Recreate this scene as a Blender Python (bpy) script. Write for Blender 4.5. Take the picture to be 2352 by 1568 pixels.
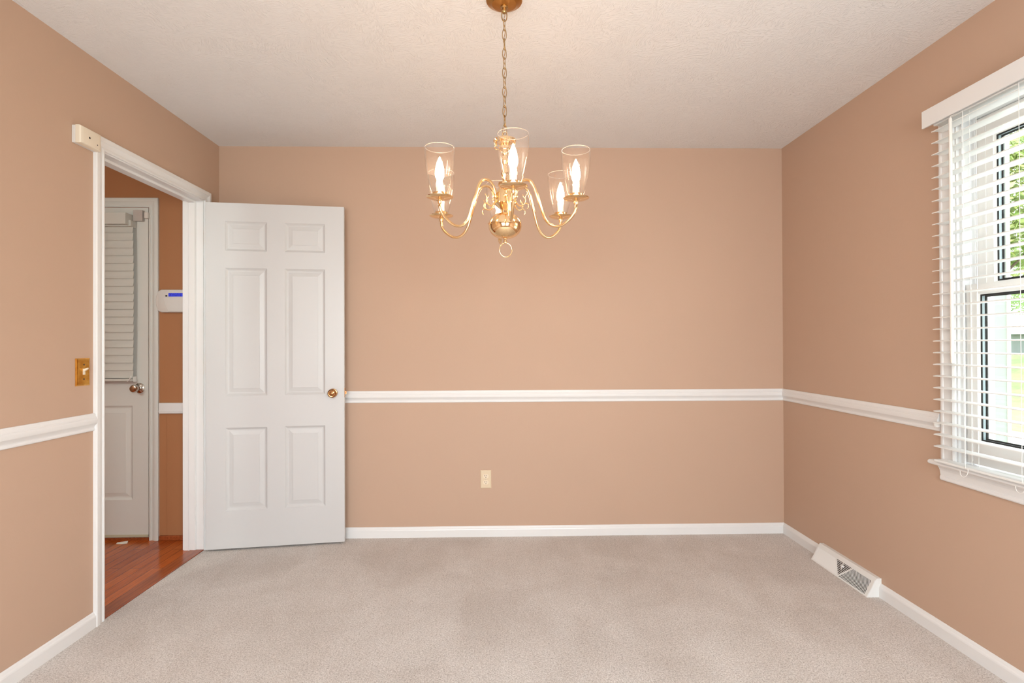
import bpy, bmesh, math, random
from mathutils import Vector, Matrix
random.seed(7)
R = math.radians
PI = math.pi
for o in list(bpy.data.objects):
    bpy.data.objects.remove(o)
scene = bpy.context.scene
C = scene.collection

# ------------------------------------------------------------------ camera
cam_d = bpy.data.cameras.new('camera')
cam_d.sensor_width = 36.0
cam_d.lens = 1255.0 * 36.0 / 2352.0
cam_d.clip_start = 0.02
cam_d.clip_end = 500
cam = bpy.data.objects.new('camera', cam_d)
C.objects.link(cam)
YAW, PITCH, ROLL, CAMH = 0.0223, 0.0052, -0.0039, 1.2009
fw = Vector((math.sin(YAW) * math.cos(PITCH), math.cos(YAW) * math.cos(PITCH), math.sin(PITCH)))
rt = Vector((math.cos(YAW), -math.sin(YAW), 0))
up = rt.cross(fw)
r2 = rt * math.cos(ROLL) + up * math.sin(ROLL)
u2 = up * math.cos(ROLL) - rt * math.sin(ROLL)
cam.matrix_world = Matrix(((r2.x, u2.x, -fw.x, 0), (r2.y, u2.y, -fw.y, 0), (r2.z, u2.z, -fw.z, CAMH), (0, 0, 0, 1)))
scene.camera = cam

# ------------------------------------------------------------------ world, lights, exposure
scene.view_settings.view_transform = 'Standard'
scene.view_settings.look = 'None'
scene.view_settings.exposure = 0.0
scene.view_settings.gamma = 1.0
scene.view_settings.use_curve_mapping = False
wd = bpy.data.worlds.new('world')
scene.world = wd
wd.use_nodes = True
wn = wd.node_tree
wn.nodes.clear()
wo = wn.nodes.new('ShaderNodeOutputWorld')
wb = wn.nodes.new('ShaderNodeBackground')
wb.inputs[1].default_value = 6.0
tc = wn.nodes.new('ShaderNodeTexCoord')
mp = wn.nodes.new('ShaderNodeSeparateXYZ')
cr = wn.nodes.new('ShaderNodeValToRGB')
cr.color_ramp.elements[0].position = 0.0
cr.color_ramp.elements[0].color = (1.0, 1.0, 0.97, 1)
cr.color_ramp.elements[1].position = 0.7
cr.color_ramp.elements[1].color = (0.80, 0.90, 1.0, 1)
wn.links.new(tc.outputs['Generated'], mp.inputs[0])
wn.links.new(mp.outputs['Z'], cr.inputs[0])
wn.links.new(cr.outputs[0], wb.inputs[0])
wn.links.new(wb.outputs[0], wo.inputs[0])


def area(name, loc, rot, sx, sy, power, col):
    l = bpy.data.lights.new(name, 'AREA')
    l.shape = 'RECTANGLE'
    l.size = sx
    l.size_y = sy
    l.energy = power
    l.color = col
    o = bpy.data.objects.new(name, l)
    C.objects.link(o)
    o.location = loc
    o.rotation_euler = rot
    return o


# daylight through the two large windows behind the photographer
area('daylight_rear', (-0.65, -1.06, 1.40), (R(42), 0, 0), 1.0, 1.45, 58, (0.85, 0.94, 1.0))
area('daylight_rear_2', (0.75, -1.06, 1.40), (R(42), 0, 0), 1.0, 1.45, 58, (0.85, 0.94, 1.0))
# unseen point light added to brighten the hall, with no fixture
hl = bpy.data.lights.new('hall_fill_light', 'POINT')
hl.energy = 44
hl.shadow_soft_size = 0.12
hl.color = (0.87, 1.0, 0.97)
ho = bpy.data.objects.new('hall_fill_light', hl)
C.objects.link(ho)
ho.location = (-2.55, 0.9, 1.9)

# ------------------------------------------------------------------ materials
def mat(name, col, rough=0.5, metal=0.0, spec=0.5, nodes=None):
    m = bpy.data.materials.new(name)
    m.use_nodes = True
    nt = m.node_tree
    b = nt.nodes['Principled BSDF']
    b.inputs['Base Color'].default_value = (*col, 1)
    b.inputs['Roughness'].default_value = rough
    b.inputs['Metallic'].default_value = metal
    b.inputs['Specular IOR Level'].default_value = spec
    if nodes:
        nodes(nt, b)
    return m


def noise(nt, scale, detail=2.0, rough=0.5, dist=0.0, vec=None):
    n = nt.nodes.new('ShaderNodeTexNoise')
    n.inputs['Scale'].default_value = scale
    n.inputs['Detail'].default_value = detail
    n.inputs['Roughness'].default_value = rough
    n.inputs['Distortion'].default_value = dist
    if vec is not None:
        nt.links.new(vec, n.inputs['Vector'])
    return n


def pos(nt):
    g = nt.nodes.new('ShaderNodeNewGeometry')
    return g.outputs['Position']


def mapping(nt, vec, scale=(1, 1, 1), rot=(0, 0, 0)):
    m = nt.nodes.new('ShaderNodeMapping')
    m.inputs['Scale'].default_value = scale
    m.inputs['Rotation'].default_value = rot
    nt.links.new(vec, m.inputs['Vector'])
    return m.outputs[0]


def bump(nt, b, h, strength, dist):
    n = nt.nodes.new('ShaderNodeBump')
    n.inputs['Strength'].default_value = strength
    n.inputs['Distance'].default_value = dist
    nt.links.new(h, n.inputs['Height'])
    nt.links.new(n.outputs[0], b.inputs['Normal'])
    return n


def mixc(nt, fac, a, c):
    m = nt.nodes.new('ShaderNodeMix')
    m.data_type = 'RGBA'
    if fac is not None:
        nt.links.new(fac, m.inputs[0])
    for i, v in ((6, a), (7, c)):
        if isinstance(v, tuple):
            m.inputs[i].default_value = (*v, 1)
        else:
            nt.links.new(v, m.inputs[i])
    return m.outputs[2]


def ramp(nt, fac, stops):
    r = nt.nodes.new('ShaderNodeValToRGB')
    el = r.color_ramp.elements
    while len(el) < len(stops):
        el.new(0.5)
    for e, (p, c) in zip(el, stops):
        e.position = p
        e.color = (*c, 1) if isinstance(c, tuple) else (c, c, c, 1)
    nt.links.new(fac, r.inputs[0])
    return r.outputs[0]


def paint_nodes(nt, b):
    p = pos(nt)
    n = noise(nt, 170, 3, 0.6, vec=p)
    bump(nt, b, n.outputs[0], 0.12, 0.002)


WALL = (0.545, 0.378, 0.278)
M_wall = mat('tan_wall_paint', WALL, 0.62, spec=0.25, nodes=paint_nodes)


def ceil_nodes(nt, b):
    p = pos(nt)
    # brushed stomp texture: short strokes whose direction wanders from patch to patch
    warp = noise(nt, 3.2, 2, 0.5, vec=p)
    add = nt.nodes.new('ShaderNodeMixRGB')
    add.blend_type = 'LINEAR_LIGHT'
    add.inputs[0].default_value = 0.10
    nt.links.new(p, add.inputs[1])
    nt.links.new(warp.outputs['Color'], add.inputs[2])
    v1 = mapping(nt, add.outputs[0], (45, 170, 60), (0, 0, R(35)))
    v2 = mapping(nt, add.outputs[0], (170, 50, 60), (0, 0, R(20)))
    a = noise(nt, 1.0, 3, 0.6, 0.4, v1)
    c = noise(nt, 1.0, 3, 0.6, 0.4, v2)
    sel = noise(nt, 9, 2, 0.5, vec=p)
    selr = ramp(nt, sel.outputs[0], [(0.45, 0.0), (0.55, 1.0)])
    mix = mixc(nt, selr, a.outputs[0], c.outputs[0])
    h = ramp(nt, mix, [(0.48, 0.0), (0.66, 1.0)])
    bump(nt, b, h, 0.48, 0.004)


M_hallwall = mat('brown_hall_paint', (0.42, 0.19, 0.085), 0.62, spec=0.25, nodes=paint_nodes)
M_ceil = mat('white_textured_ceiling', (0.82, 0.815, 0.81), 0.75, spec=0.2, nodes=ceil_nodes)


def trim_nodes(nt, b):
    p = pos(nt)
    n = noise(nt, 40, 2, 0.5, vec=p)
    bump(nt, b, n.outputs[0], 0.04, 0.002)


M_trim = mat('white_semi_gloss_trim', (0.80, 0.795, 0.785), 0.32, nodes=trim_nodes)
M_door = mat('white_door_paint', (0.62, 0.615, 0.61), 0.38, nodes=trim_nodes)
M_fdoor = mat('off_white_front_door_paint', (0.70, 0.71, 0.68), 0.42, nodes=trim_nodes)


def carpet_nodes(nt, b):
    p = pos(nt)
    fine = noise(nt, 190, 3, 0.8, 0.6, p)
    mid = noise(nt, 60, 3, 0.6, 0.2, p)
    big = noise(nt, 2.3, 5, 0.6, 0.5, p)
    streakv = mapping(nt, p, (6.0, 1.1, 1), (0, 0, R(28)))
    streak = noise(nt, 1.0, 3, 0.55, 0.5, streakv)
    c1 = ramp(nt, fine.outputs[0], [(0.36, (0.36, 0.31, 0.27)), (0.52, (0.72, 0.67, 0.63)), (0.66, (0.93, 0.90, 0.87))])
    c2 = mixc(nt, None, c1, (0.72, 0.67, 0.63))
    nt.nodes[-1].inputs[0].default_value = 0.22
    f = ramp(nt, streak.outputs[0], [(0.38, 0.0), (0.62, 1.0)])
    g = ramp(nt, big.outputs[0], [(0.35, 0.0), (0.65, 1.0)])
    dark = nt.nodes.new('ShaderNodeMix')
    dark.data_type = 'RGBA'
    dark.blend_type = 'MULTIPLY'
    dark.inputs[0].default_value = 1.0
    nt.links.new(c2, dark.inputs[6])
    m2 = mixc(nt, f, (0.955, 0.945, 0.935), (1.0, 1.0, 1.0))
    m3 = mixc(nt, g, (0.90, 0.875, 0.855), (1.04, 1.04, 1.04))
    mm = nt.nodes.new('ShaderNodeMix')
    mm.data_type = 'RGBA'
    mm.blend_type = 'MULTIPLY'
    mm.inputs[0].default_value = 1.0
    nt.links.new(m2, mm.inputs[6])
    nt.links.new(m3, mm.inputs[7])
    nt.links.new(mm.outputs[2], dark.inputs[7])
    nt.links.new(dark.outputs[2], b.inputs['Base Color'])
    ad = nt.nodes.new('ShaderNodeMath')
    ad.operation = 'ADD'
    nt.links.new(fine.outputs[0], ad.inputs[0])
    nt.links.new(mid.outputs[0], ad.inputs[1])
    bump(nt, b, ad.outputs[0], 0.55, 0.006)
    b.inputs['Sheen Weight'].default_value = 0.15


M_carpet = mat('beige_cut_pile_carpet', (0.6, 0.52, 0.46), 0.95, spec=0.1, nodes=carpet_nodes)


def wood_nodes(nt, b):
    p = pos(nt)
    v = mapping(nt, p, (1, 1, 1), (0, 0, R(90)))
    br = nt.nodes.new('ShaderNodeTexBrick')
    br.inputs['Scale'].default_value = 1.0
    br.inputs['Brick Width'].default_value = 0.75
    br.inputs['Row Height'].default_value = 0.057
    br.inputs['Mortar Size'].default_value = 0.0012
    br.inputs['Mortar Smooth'].default_value = 0.2
    br.inputs['Bias'].default_value = 0.0
    br.offset = 0.37
    br.inputs['Color1'].default_value = (0.56, 0.13, 0.022, 1)
    br.inputs['Color2'].default_value = (0.42, 0.085, 0.015, 1)
    br.inputs['Mortar'].default_value = (0.05, 0.012, 0.005, 1)
    nt.links.new(v, br.inputs['Vector'])
    gv = mapping(nt, p, (90, 5, 1))
    g = noise(nt, 1.0, 4, 0.6, 0.6, gv)
    gr = ramp(nt, g.outputs[0], [(0.3, (0.72, 0.68, 0.64)), (0.6, (1.05, 1.05, 1.05))])
    mm = nt.nodes.new('ShaderNodeMix')
    mm.data_type = 'RGBA'
    mm.blend_type = 'MULTIPLY'
    mm.inputs[0].default_value = 1.0
    nt.links.new(br.outputs[0], mm.inputs[6])
    nt.links.new(gr, mm.inputs[7])
    nt.links.new(mm.outputs[2], b.inputs['Base Color'])
    bump(nt, b, br.outputs['Fac'], -0.25, 0.001)


M_wood = mat('red_oak_hardwood', (0.3, 0.08, 0.02), 0.16, nodes=wood_nodes)


def strip_nodes(nt, b):
    p = pos(nt)
    gv = mapping(nt, p, (90, 5, 90))
    g = noise(nt, 1.0, 4, 0.6, 0.6, gv)
    nt.links.new(ramp(nt, g.outputs[0], [(0.3, (0.22, 0.05, 0.016)), (0.65, (0.38, 0.09, 0.025))]), b.inputs['Base Color'])


M_strip = mat('red_oak_strip', (0.25, 0.06, 0.02), 0.22, nodes=strip_nodes)


def tarnish(c1, c2, sc):
    def f(nt, b):
        n = noise(nt, sc, 3, 0.6, 0.3, pos(nt))
        nt.links.new(ramp(nt, n.outputs[0], [(0.35, c1), (0.65, c2)]), b.inputs['Base Color'])
    return f


M_brass = mat('polished_brass', (0.93, 0.66, 0.36), 0.10, 1.0, nodes=tarnish((0.92, 0.64, 0.34), (0.96, 0.70, 0.41), 9))
M_brass_old = mat('antique_brass_chain', (0.42, 0.27, 0.12), 0.28, 1.0, nodes=tarnish((0.36, 0.22, 0.09), (0.52, 0.36, 0.17), 60))
M_canopy = mat('bronze_canopy', (0.50, 0.25, 0.07), 0.30, 1.0, nodes=tarnish((0.46, 0.22, 0.06), (0.56, 0.29, 0.09), 14))
M_plate = mat('brass_switch_plate', (0.62, 0.30, 0.05), 0.16, 1.0, nodes=tarnish((0.52, 0.22, 0.03), (0.70, 0.36, 0.07), 35))
M_knob = mat('aged_brass_knob', (0.42, 0.19, 0.08), 0.22, 1.0, nodes=tarnish((0.30, 0.11, 0.045), (0.62, 0.36, 0.16), 70))
M_nickel = mat('satin_nickel_knob', (0.62, 0.58, 0.52), 0.18, 1.0, nodes=tarnish((0.55, 0.51, 0.46), (0.68, 0.64, 0.58), 50))
M_screw = mat('dark_screw', (0.10, 0.06, 0.04), 0.4, 0.6, nodes=tarnish((0.08, 0.05, 0.03), (0.13, 0.08, 0.05), 200))


def plastic(name, col, rough=0.38):
    def f(nt, b):
        n = noise(nt, 90, 2, 0.5, vec=pos(nt))
        bump(nt, b, n.outputs[0], 0.03, 0.001)
    return mat(name, col, rough, nodes=f)


M_cream = plastic('cream_plastic', (0.80, 0.71, 0.57))
M_ivory = plastic('ivory_plastic', (0.74, 0.60, 0.42))
M_ivory2 = plastic('ivory_receptacle', (0.82, 0.70, 0.54))
M_grey = plastic('warm_grey_plastic', (0.50, 0.45, 0.42))
M_keypad = plastic('white_keypad_plastic', (0.72, 0.69, 0.65))
M_dark = plastic('dark_slot', (0.02, 0.013, 0.01), 0.7)
M_blackrub = plastic('black_glazing_gasket', (0.008, 0.009, 0.010), 0.45)
M_greyrub = plastic('grey_sash_channel', (0.32, 0.38, 0.40), 0.4)
M_vinyl = plastic('white_vinyl_sash', (0.82, 0.80, 0.77), 0.35)
M_slat = plastic('white_blind_slat', (0.84, 0.84, 0.815), 0.35)
M_slat2 = plastic('off_white_door_blind', (0.62, 0.62, 0.58), 0.45)
M_cord = plastic('white_cord', (0.85, 0.84, 0.80), 0.7)
M_wand = plastic('cream_wand', (0.84, 0.80, 0.74), 0.35)
M_register = plastic('white_painted_metal', (0.80, 0.80, 0.78), 0.35)
M_candle = plastic('white_candle_sleeve', (0.88, 0.82, 0.74), 0.45)
M_paper = plastic('white_paper', (0.8, 0.76, 0.66), 0.8)
M_wirebrown = plastic('brown_lamp_cord', (0.36, 0.20, 0.07), 0.5)
M_sweep = plastic('yellowed_door_sweep', (0.55, 0.52, 0.38), 0.6)


def emis(name, col, s):
    m = bpy.data.materials.new(name)
    m.use_nodes = True
    nt = m.node_tree
    nt.nodes.clear()
    o = nt.nodes.new('ShaderNodeOutputMaterial')
    e = nt.nodes.new('ShaderNodeEmission')
    e.inputs[0].default_value = (*col, 1)
    e.inputs[1].default_value = s
    nt.links.new(e.outputs[0], o.inputs[0])
    return m


M_bulb = emis('lit_candle_bulb', (1.0, 0.67, 0.40), 92)


def screen_nodes(nt, b):
    p = mapping(nt, pos(nt), (260, 1, 120))
    n = noise(nt, 1.0, 1, 0.5, vec=p)
    c = ramp(nt, n.outputs[0], [(0.45, (0.008, 0.04, 0.50)), (0.6, (0.004, 0.015, 0.28))])
    nt.links.new(c, b.inputs['Emission Color'])
    b.inputs['Emission Strength'].default_value = 1.0


M_screen = mat('blue_lcd_screen', (0.01, 0.015, 0.2), 0.2, nodes=screen_nodes)


def glass(name, tint=(1, 1, 1), ior=1.45, rough=0.0, wavy=0.0, veil=0.0, edge=0.35):
    m = bpy.data.materials.new(name)
    m.use_nodes = True
    nt = m.node_tree
    nt.nodes.clear()
    o = nt.nodes.new('ShaderNodeOutputMaterial')
    t = nt.nodes.new('ShaderNodeBsdfTransparent')
    t.inputs[0].default_value = (*tint, 1)
    g = nt.nodes.new('ShaderNodeBsdfGlossy')
    g.inputs['Roughness'].default_value = rough
    f = nt.nodes.new('ShaderNodeLayerWeight')
    f.inputs['Blend'].default_value = 0.5
    pw = nt.nodes.new('ShaderNodeMath')
    pw.operation = 'POWER'
    nt.links.new(f.outputs['Facing'], pw.inputs[0])
    pw.inputs[1].default_value = 4.0
    ml = nt.nodes.new('ShaderNodeMath')
    ml.operation = 'MULTIPLY_ADD'
    nt.links.new(pw.outputs[0], ml.inputs[0])
    ml.inputs[1].default_value = edge
    ml.inputs[2].default_value = ((ior - 1) / (ior + 1)) ** 2
    mx = nt.nodes.new('ShaderNodeMixShader')
    nt.links.new(ml.outputs[0], mx.inputs[0])
    nt.links.new(t.outputs[0], mx.inputs[1])
    nt.links.new(g.outputs[0], mx.inputs[2])
    out = mx.outputs[0]
    if wavy:
        n = noise(nt, 55, 2, 0.5, 0.5, pos(nt))
        bp = nt.nodes.new('ShaderNodeBump')
        bp.inputs['Strength'].default_value = wavy
        bp.inputs['Distance'].default_value = 0.004
        nt.links.new(n.outputs[0], bp.inputs['Height'])
        nt.links.new(bp.outputs[0], g.inputs['Normal'])
        nt.links.new(bp.outputs[0], f.inputs['Normal'])
    if veil:
        d = nt.nodes.new('ShaderNodeBsdfTranslucent')
        d.inputs[0].default_value = (1, 0.95, 0.92, 1)
        m2 = nt.nodes.new('ShaderNodeMixShader')
        m2.inputs[0].default_value = veil
        nt.links.new(out, m2.inputs[1])
        nt.links.new(d.outputs[0], m2.inputs[2])
        out = m2.outputs[0]
    nt.links.new(out, o.inputs[0])
    return m


M_shade = glass('clear_seeded_glass', (0.993, 0.99, 0.99), 1.45, 0.03, 0.10, 0.006, 0.45)
M_rim = glass('polished_glass_rim', (0.9, 0.88, 0.87), 1.6, 0.08, 0.0, 0.45)
M_pane = glass('window_pane', (0.97, 0.99, 0.98), 1.35)

# ------------------------------------------------------------------ mesh helpers
OR = Vector((0, 0, 0))


class MB:
    def __init__(s):
        s.bm = bmesh.new()

    def box(s, x0, x1, y0, y1, z0, z1, bev=0.0):
        vs = [s.bm.verts.new((x, y, z)) for x in (x0, x1) for y in (y0, y1) for z in (z0, z1)]
        fs = [(0, 1, 3, 2), (4, 6, 7, 5), (0, 4, 5, 1), (2, 3, 7, 6), (0, 2, 6, 4), (1, 5, 7, 3)]
        ff = [s.bm.faces.new([vs[i] for i in f]) for f in fs]
        if bev:
            es = list({e for f in ff for e in f.edges})
            bmesh.ops.bevel(s.bm, geom=es, offset=bev, segments=2, profile=0.5, affect='EDGES')
        return s

    def poly(s, pts):
        s.bm.faces.new([s.bm.verts.new(p) for p in pts])
        return s

    def rings(s, rings, cap0=True, cap1=True, closed=False):
        """rings: list of lists of points (same length), bridged"""
        vv = [[s.bm.verts.new(p) for p in r] for r in rings]
        n = len(vv[0])
        m = len(vv)
        for i in range(m if closed else m - 1):
            a, b = vv[i], vv[(i + 1) % m]
            for j in range(n):
                s.bm.faces.new((a[j], a[(j + 1) % n], b[(j + 1) % n], b[j]))
        if not closed:
            if cap0:
                s.bm.faces.new(vv[0][::-1])
            if cap1:
                s.bm.faces.new(vv[-1])
        return s

    def lathe(s, prof, c=(0, 0, 0), axis='z', seg=32, closed=False):
        """prof: (r, h) along the axis"""
        c = Vector(c)
        rg = []
        for r, h in prof:
            r = max(r, 1e-5)
            ring = []
            for k in range(seg):
                a = 2 * PI * k / seg
                u, v = r * math.cos(a), r * math.sin(a)
                if axis == 'z':
                    p = (u, v, h)
                elif axis == 'y':
                    p = (v, h, u)
                else:
                    p = (h, u, v)
                ring.append(c + Vector(p))
            rg.append(ring)
        return s.rings(rg, closed=closed)

    def tube(s, pts, r, seg=10, closed=False):
        pts = [Vector(p) for p in pts]
        n = len(pts)
        rg = []
        nrm = None
        for i in range(n):
            if closed:
                t = (pts[(i + 1) % n] - pts[i - 1]).normalized()
            else:
                t = (pts[min(i + 1, n - 1)] - pts[max(i - 1, 0)]).normalized()
            if nrm is None:
                a = Vector((0, 0, 1)) if abs(t.z) < 0.9 else Vector((1, 0, 0))
                nrm = t.cross(a).normalized()
            else:
                nrm = (nrm - t * nrm.dot(t)).normalized()
            bn = t.cross(nrm)
            rr = r[i] if isinstance(r, (list, tuple)) else r
            rg.append([pts[i] + (nrm * math.cos(2 * PI * k / seg) + bn * math.sin(2 * PI * k / seg)) * rr for k in range(seg)])
        return s.rings(rg, closed=closed)

    def sweep(s, prof, path, to3, closed=False):
        """prof: (u outward in plane, v off the plane); path: 2d points; to3(a, b, v)"""
        P = [Vector(p) for p in path]
        n = len(P)
        rg = []
        for i in range(n):
            def nr(a, b):
                d = (b - a).normalized()
                return Vector((-d.y, d.x))
            if closed:
                n1, n2 = nr(P[i - 1], P[i]), nr(P[i], P[(i + 1) % n])
            else:
                n1 = nr(P[i - 1], P[i]) if i else nr(P[0], P[1])
                n2 = nr(P[i], P[i + 1]) if i < n - 1 else n1
            m = (n1 + n2)
            m = m / (m.length_squared / 2) if m.length > 1e-6 else n1
            rg.append([Vector(to3(P[i].x + m.x * u, P[i].y + m.y * u, v)) for u, v in prof])
        return s.rings(rg, closed=closed)

    def build(s, name, m, parent=None, origin=None, smooth=False, angle=35):
        bmesh.ops.recalc_face_normals(s.bm, faces=s.bm.faces[:])
        o_ = Vector(origin) if origin is not None else Vector((0, 0, 0))
        if o_.length:
            bmesh.ops.translate(s.bm, verts=s.bm.verts[:], vec=-o_)
        me = bpy.data.meshes.new(name)
        s.bm.to_mesh(me)
        s.bm.free()
        me.materials.append(m)
        if smooth:
            for p in me.polygons:
                p.use_smooth = True
            try:
                me.set_sharp_from_angle(angle=R(angle))
            except Exception:
                pass
        ob = bpy.data.objects.new(name, me)
        C.objects.link(ob)
        if parent is not None:
            ob.parent = parent
        return ob


def tag(o, label=None, cat=None, group=None, kind=None):
    if label:
        o['label'] = label
    if cat:
        o['category'] = cat
    if group:
        o['group'] = group
    if kind:
        o['kind'] = kind
    return o


def thing(name, loc, label, cat, group=None, kind=None, rotz=0):
    o = bpy.data.objects.new(name, None)
    o.empty_display_size = 0.05
    C.objects.link(o)
    o.location = loc
    o.rotation_euler = (0, 0, rotz)
    return tag(o, label, cat, group, kind)


def seg3(prof, a0, a1, to3, m0=0.0, m1=0.0):
    """extrude (v depth, z) profile from a0 to a1; m0/m1 are mitre slopes per depth"""
    mb = MB()
    mb.rings([[Vector(to3(a0 + v * m0, v, z)) for v, z in prof], [Vector(to3(a1 - v * m1, v, z)) for v, z in prof]])
    return mb


# ------------------------------------------------------------------ room
XL, XR, YB, CH, YF = -1.742, 1.7985, 3.433, 2.44, -0.90
XH = -1.857           # hall face of the left wall
XHL = -3.35           # far side of the hall
YHF = 0.2

tag(MB().box(XL, XR, YF, YB, -0.05, 0).build('floor', M_carpet), 'beige cut pile carpet of the dining room', 'carpet', kind='structure')
tag(MB().box(XHL, XL, YHF, YB, -0.05, 0).build('floor_hall', M_wood), 'red oak hardwood floor of the hall seen through the doorway', 'hardwood floor', kind='structure')
tag(MB().box(XL, XR, YF, YB, CH, CH + 0.05).build('ceiling', M_ceil), 'white brushed texture ceiling of the dining room', 'ceiling', kind='structure')
tag(MB().box(XHL, XH, YHF, YB, CH, CH + 0.05).build('ceiling_hall', M_ceil), 'white ceiling of the hall', 'ceiling', kind='structure')
tag(MB().box(XH, XR, YB, YB + 0.12, 0, CH).build('wall_back', M_wall), 'tan wall facing the camera behind the chandelier', 'wall', kind='structure')

JN, JF, JT = 2.443, 3.252, 2.05     # jamb faces of the doorway: near, far, head
w = MB()
w.box(XH, XL, YF, JN - 0.02, 0, CH)
w.box(XH, XL, JF + 0.02, YB, 0, CH)
w.box(XH, XL, JN - 0.02, JF + 0.02, JT + 0.02, CH)
tag(w.build('wall_left', M_wall), 'tan left wall with the open doorway', 'wall', kind='structure')

WY0, WY1, WZ0, WZ1 = 1.20, 2.12, 0.705, 2.09   # window opening in the right wall
w = MB()
w.box(XR, XR + 0.14, YF, WY0, 0, CH)
w.box(XR, XR + 0.14, WY1, YB, 0, CH)
w.box(XR, XR + 0.14, WY0, WY1, 0, WZ0)
w.box(XR, XR + 0.14, WY0, WY1, WZ1, CH)
tag(w.build('wall_right', M_wall), 'tan right wall with the blind covered window', 'wall', kind='structure')

# wall behind the photographer with two window openings
w = MB()
for a, b_ in ((XL, -1.15), (-0.15, 0.25), (1.25, XR)):
    w.box(a, b_, YF - 0.12, YF, 0, CH)
for a, b_ in ((-1.15, -0.15), (0.25, 1.25)):
    w.box(a, b_, YF - 0.12, YF, 0, 0.6)
    w.box(a, b_, YF - 0.12, YF, 2.05, CH)
tag(w.build('wall_front', M_wall), 'tan wall behind the camera with two windows', 'wall', kind='structure')
for i, a in enumerate((-1.15, 0.25)):
    t = thing('window_%d' % (i + 2), (a + 0.5, YF, 0.6), 'white framed window behind the camera, %s of the pair' % ('left' if i == 0 else 'right'), 'window', kind='structure')
    f = MB()
    f.sweep([(0, -0.10), (0, 0.0), (-0.04, 0.0), (-0.04, -0.10)], [(a, 0.6), (a + 1, 0.6), (a + 1, 2.05), (a, 2.05)][::-1], lambda x, z, v: (x, YF + v, z), closed=True)
    f.box(a + 0.04, a + 0.96, YF - 0.08, YF - 0.05, 1.30, 1.35)
    f.build('window_frame', M_trim, t, (a + 0.5, YF, 0.6))

# hall shell
w = MB()
HDX0, HDX1, HDT = -3.085, -2.168, 2.062     # front door opening
w.box(XHL, HDX0, YB, YB + 0.12, 0, CH)
w.box(HDX1, XH, YB, YB + 0.12, 0, CH)
w.box(HDX0, HDX1, YB, YB + 0.12, HDT, CH)
tag(w.build('wall_hall_back', M_hallwall), 'brown wall of the hall around the front door', 'wall', kind='structure')
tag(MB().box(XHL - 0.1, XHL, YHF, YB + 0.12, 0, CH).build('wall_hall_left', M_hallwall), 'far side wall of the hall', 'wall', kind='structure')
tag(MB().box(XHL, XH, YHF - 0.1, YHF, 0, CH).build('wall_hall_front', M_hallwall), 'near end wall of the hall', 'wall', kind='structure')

# ------------------------------------------------------------------ mouldings
BASE = [(0, 0), (0.013, 0), (0.013, 0.044), (0.0115, 0.049), (0.008, 0.054), (0.005, 0.061), (0.002, 0.0647), (0, 0.0647)]
RZ = 0.839
RAIL = [(0, 0), (0.006, 0), (0.009, 0.003), (0.0095, 0.008), (0.007, 0.012), (0.0075, 0.016), (0.011, 0.022), (0.017, 0.028),
        (0.0215, 0.033), (0.023, 0.038), (0.023, 0.048), (0.021, 0.052), (0.0185, 0.054), (0.0185, 0.058), (0.015, 0.062),
        (0.013, 0.070), (0.010, 0.0745), (0, 0.0745)]


RAIL = [(v * 0.82, z) for v, z in RAIL]


def back3(dz):
    return lambda a, v, z: (a, YB - v, z + dz)


def left3(dz):
    return lambda a, v, z: (XL + v, a, z + dz)


def right3(dz):
    return lambda a, v, z: (XR - v, a, z + dz)


REG0, REG1 = 2.548, 3.010      # floor register along the right wall
CO_N, CO_F = JN - 0.006 - 0.057, JF + 0.006 + 0.057      # outer edges of the doorway casing
WC0, WC1 = WY0 - 0.075 + 0.006, WY1 + 0.075 - 0.006     # outer edges of the window casing
bb = seg3(BASE, XL, XR, back3(0), 1, 1).build('baseboard_back', M_trim)
tag(bb, 'white baseboard under the wall facing the camera', 'baseboard', kind='structure')
tag(seg3(BASE, YF, CO_N, left3(0)).build('baseboard_left', M_trim), 'white baseboard at lower left running to the doorway', 'baseboard', kind='structure')
tag(seg3(BASE, CO_F, YB, left3(0), 0, 1).build('baseboard_left_rear', M_trim), 'short white baseboard behind the open door', 'baseboard', kind='structure')
tag(seg3(BASE, YF, REG0, right3(0)).build('baseboard_right', M_trim), 'white baseboard under the window, near the camera', 'baseboard', kind='structure')
tag(seg3(BASE, REG1, YB, right3(0), 0, 1).build('baseboard_right_rear', M_trim), 'short white baseboard between floor vent and far corner', 'baseboard', kind='structure')
tag(seg3(RAIL, XL, XR, back3(RZ), 1, 1).build('trim_1', M_trim, smooth=True, angle=15), 'white chair rail across the wall facing the camera', 'chair rail', kind='structure')
tag(seg3(RAIL, YF, CO_N, left3(RZ)).build('trim_2', M_trim, smooth=True, angle=15), 'white chair rail on the left wall ending at the door casing', 'chair rail', kind='structure')
tag(seg3(RAIL, CO_F, YB, left3(RZ), 0, 1).build('trim_3', M_trim, smooth=True, angle=15), 'short white chair rail behind the open door', 'chair rail', kind='structure')
tag(seg3(RAIL, WC1, YB, right3(RZ), 0, 1).build('trim_4', M_trim, smooth=True, angle=15), 'white chair rail on the right wall between corner and window', 'chair rail', kind='structure')
tag(seg3(RAIL, YF, WC0, right3(RZ)).build('trim_5', M_trim, smooth=True, angle=15), 'white chair rail on the right wall nearer than the window', 'chair rail', kind='structure')

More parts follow.
